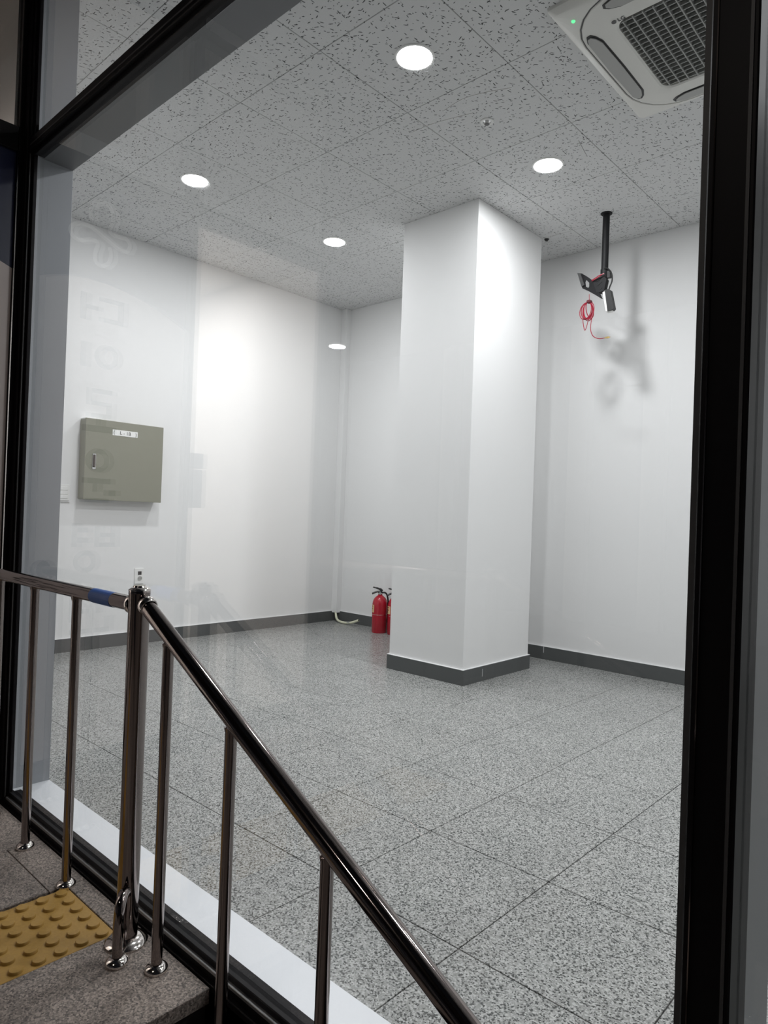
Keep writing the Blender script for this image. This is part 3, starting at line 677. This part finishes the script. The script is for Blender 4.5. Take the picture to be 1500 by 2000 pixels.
# steps going down to the right
st = struct(empty('floor_steps'), 'granite steps going down beside the shopfront')
for k in range(4):
    x0, z = 1.01+0.30*k, -0.155*(k+1)
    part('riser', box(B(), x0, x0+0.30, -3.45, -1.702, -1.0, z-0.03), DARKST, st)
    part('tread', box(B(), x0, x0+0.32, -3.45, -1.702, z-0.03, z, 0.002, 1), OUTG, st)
slab('floor_pavement', -9.0, 7.0, -12.0, -5.6, -0.75, -0.62, OUTG)
slab('floor_pavement_near', 2.21, 7.0, -5.6, -1.702, -0.75, -0.62, OUTG)
slab('wall_base', 1.0, 4.4, -1.70, -1.64, -0.9, -0.01, DARKST)
# canopy and building across, only seen mirrored in the glass
slab('ceiling_canopy', -7.0, 4.5, -7.8, -3.3, 3.30, 3.45, DARKST)
wo = slab('wall_opposite', -9.0, 7.0, -12.0, -11.8, -0.7, 6.0, OUTWALL)
for x in (-6.0, -3.2, -1.9, 0.4, 2.2, 4.6): part('pilaster', box(B(), x-0.18, x+0.18, -11.8, -11.6, -0.62, 6.0), LOBW, wo)

# ================================================================== handrails
def handrail(yr, label, tape, sgn):
    hr = thing('stair_handrail', label, 'handrail', (0.749, yr, 0))
    X0 = 0.749
    def flange(par, x, z, r=0.0125, y=0.0):
        q = lathe(B(), [(r, 0.017), (r*1.35, 0.016), (r*1.95, 0.010), (r*2.15, 0.005), (r*2.1, 0.0), (r*0.8, 0.0)], (x, y, z), seg=24)
        part('base_flange', q, STEELB, par, sm=True)
    # post
    po = part('post', lathe(B(), [(0.0, 0.0), (0.0254, 0.0), (0.0254, 0.850), (0.0258, 0.851), (0.0258, 0.856), (0.0235, 0.860)], (0, 0, 0), seg=32), STEEL, hr, sm=True)
    part('cap', lathe(B(), [(0.0235, 0.857), (0.0262, 0.858), (0.0262, 0.861), (0.020, 0.866), (0.016, 0.8665), (0.014, 0.871), (0.0, 0.872)], (0, 0, 0), seg=32), STEELB, po, sm=True)
    flange(po, 0, 0, 0.0235)
    # level rail to the wall
    zr = 0.822
    part('level_rail', tube(B(), [(XF-X0+0.006, 0, zr-0.004), (-0.02, 0, zr)], 0.0190, 24), STEEL, hr, sm=True)
    part('collar', lathe(B(), [(0.018, -0.030), (0.0215, -0.034), (0.0245, -0.030), (0.025, -0.022), (0.022, -0.015)], (-0.004, 0, zr), 'X', 24), STEELB, hr, sm=True)
    part('wall_flange', lathe(B(), [(0.018, 0.018), (0.034, 0.012), (0.037, 0.004), (0.037, 0.0)], (XF-X0+0.002, 0, zr-0.004), 'X', 24), STEEL, hr, sm=True)
    if tape: part('blue_tape', lathe(B(), [(0.0193, 0.0), (0.0196, 0.001), (0.0196, 0.117), (0.0193, 0.118)], (0.507-X0, 0, zr-0.001), 'X', 24), BLUE, hr, 'strip of blue tape')
    # sloping rail
    s = math.tan(math.radians(27.4)); xs, zs = 0.036, 0.826
    def rz(x): return zs - (x-xs)*s
    part('sloping_rail', tube(B(), [(xs, 0, rz(xs)), (1.95, 0, rz(1.95))], 0.0190, 28), STEEL, hr, sm=True)
    bm = lathe(B(), [(0.0, -0.022), (0.011, -0.021), (0.0195, -0.014), (0.0235, -0.004), (0.0235, 0.004), (0.0215, 0.011), (0.019, 0.012)], (0, 0, 0), 'X', 24)
    bmesh.ops.rotate(bm, verts=bm.verts[:], cent=(0, 0, 0), matrix=Matrix.Rotation(math.radians(20), 3, 'Y'))
    bmesh.ops.translate(bm, verts=bm.verts[:], vec=(0.040, 0, 0.825)); part('elbow_collar', bm, STEELB, hr, sm=True)
    # balusters
    for bx in (-0.20, 0.098, 0.398):
        x = bx-X0
        b = part('baluster', lathe(B(), [(0.0, 0.0), (0.0127, 0.0), (0.0127, zr-0.030), (0.0155, zr-0.020), (0.017, zr-0.010), (0.0, zr-0.009)], (x, 0, 0), seg=24), STEEL, hr, sm=True)
        flange(b, x, 0.0)
    for bx in (0.893, 1.149, 1.447, 1.747, 2.047):
        x = bx-X0; z0 = 0.0 if bx < 1.02 else -0.155*(1+int((bx-1.01)//0.30))
        zt = rz(x)-0.012
        b = part('baluster', lathe(B(), [(0.0, z0), (0.0127, z0), (0.0127, zt-0.018), (0.0150, zt-0.008), (0.0, zt)], (x, 0, 0), seg=24), STEEL, hr, sm=True)
        flange(b, x, z0)
    # short hooked stay between the post foot and the landing
    hk = part('hooked_stay', tube(B(), catmull([(0.060, sgn*-0.053, 0.0), (0.060, sgn*-0.053, 0.06), (0.059, sgn*-0.052, 0.105), (0.052, sgn*-0.045, 0.132), (0.036, sgn*-0.031, 0.142), (0.020, sgn*-0.016, 0.136), (0.010, sgn*-0.008, 0.122)], 6), 0.0120, 20), STEEL, hr, 'short hooked tube at the foot of the post', sm=True)
    flange(hk, 0.060, 0.0, 0.0125, sgn*-0.053)
handrail(-1.757, 'polished brown steel handrail beside the shopfront glass, blue tape wrapped round its level rail', True, 1)
handrail(-3.133, 'polished steel handrail on the far side of the steps, seen only mirrored in the glass', False, -1)

# canopy lamp mirrored in the glass, then an unseen lamp added to light the landing
LAMPX, LAMPY = -4.26, -6.87
downlight(LAMPX, LAMPY, 3.29, 'round lamp under the canopy, mirrored in the glass left of the column', STREET_W*4, 'canopy lamps', (0.92, 0.96, 1.0), 0.10)
downlight(1.6, -4.2, 3.29, 'round lamp added above the steps behind the viewer to light the landing', STREET_W, 'canopy lamps', (1.0, 0.90, 0.82), 0.10)
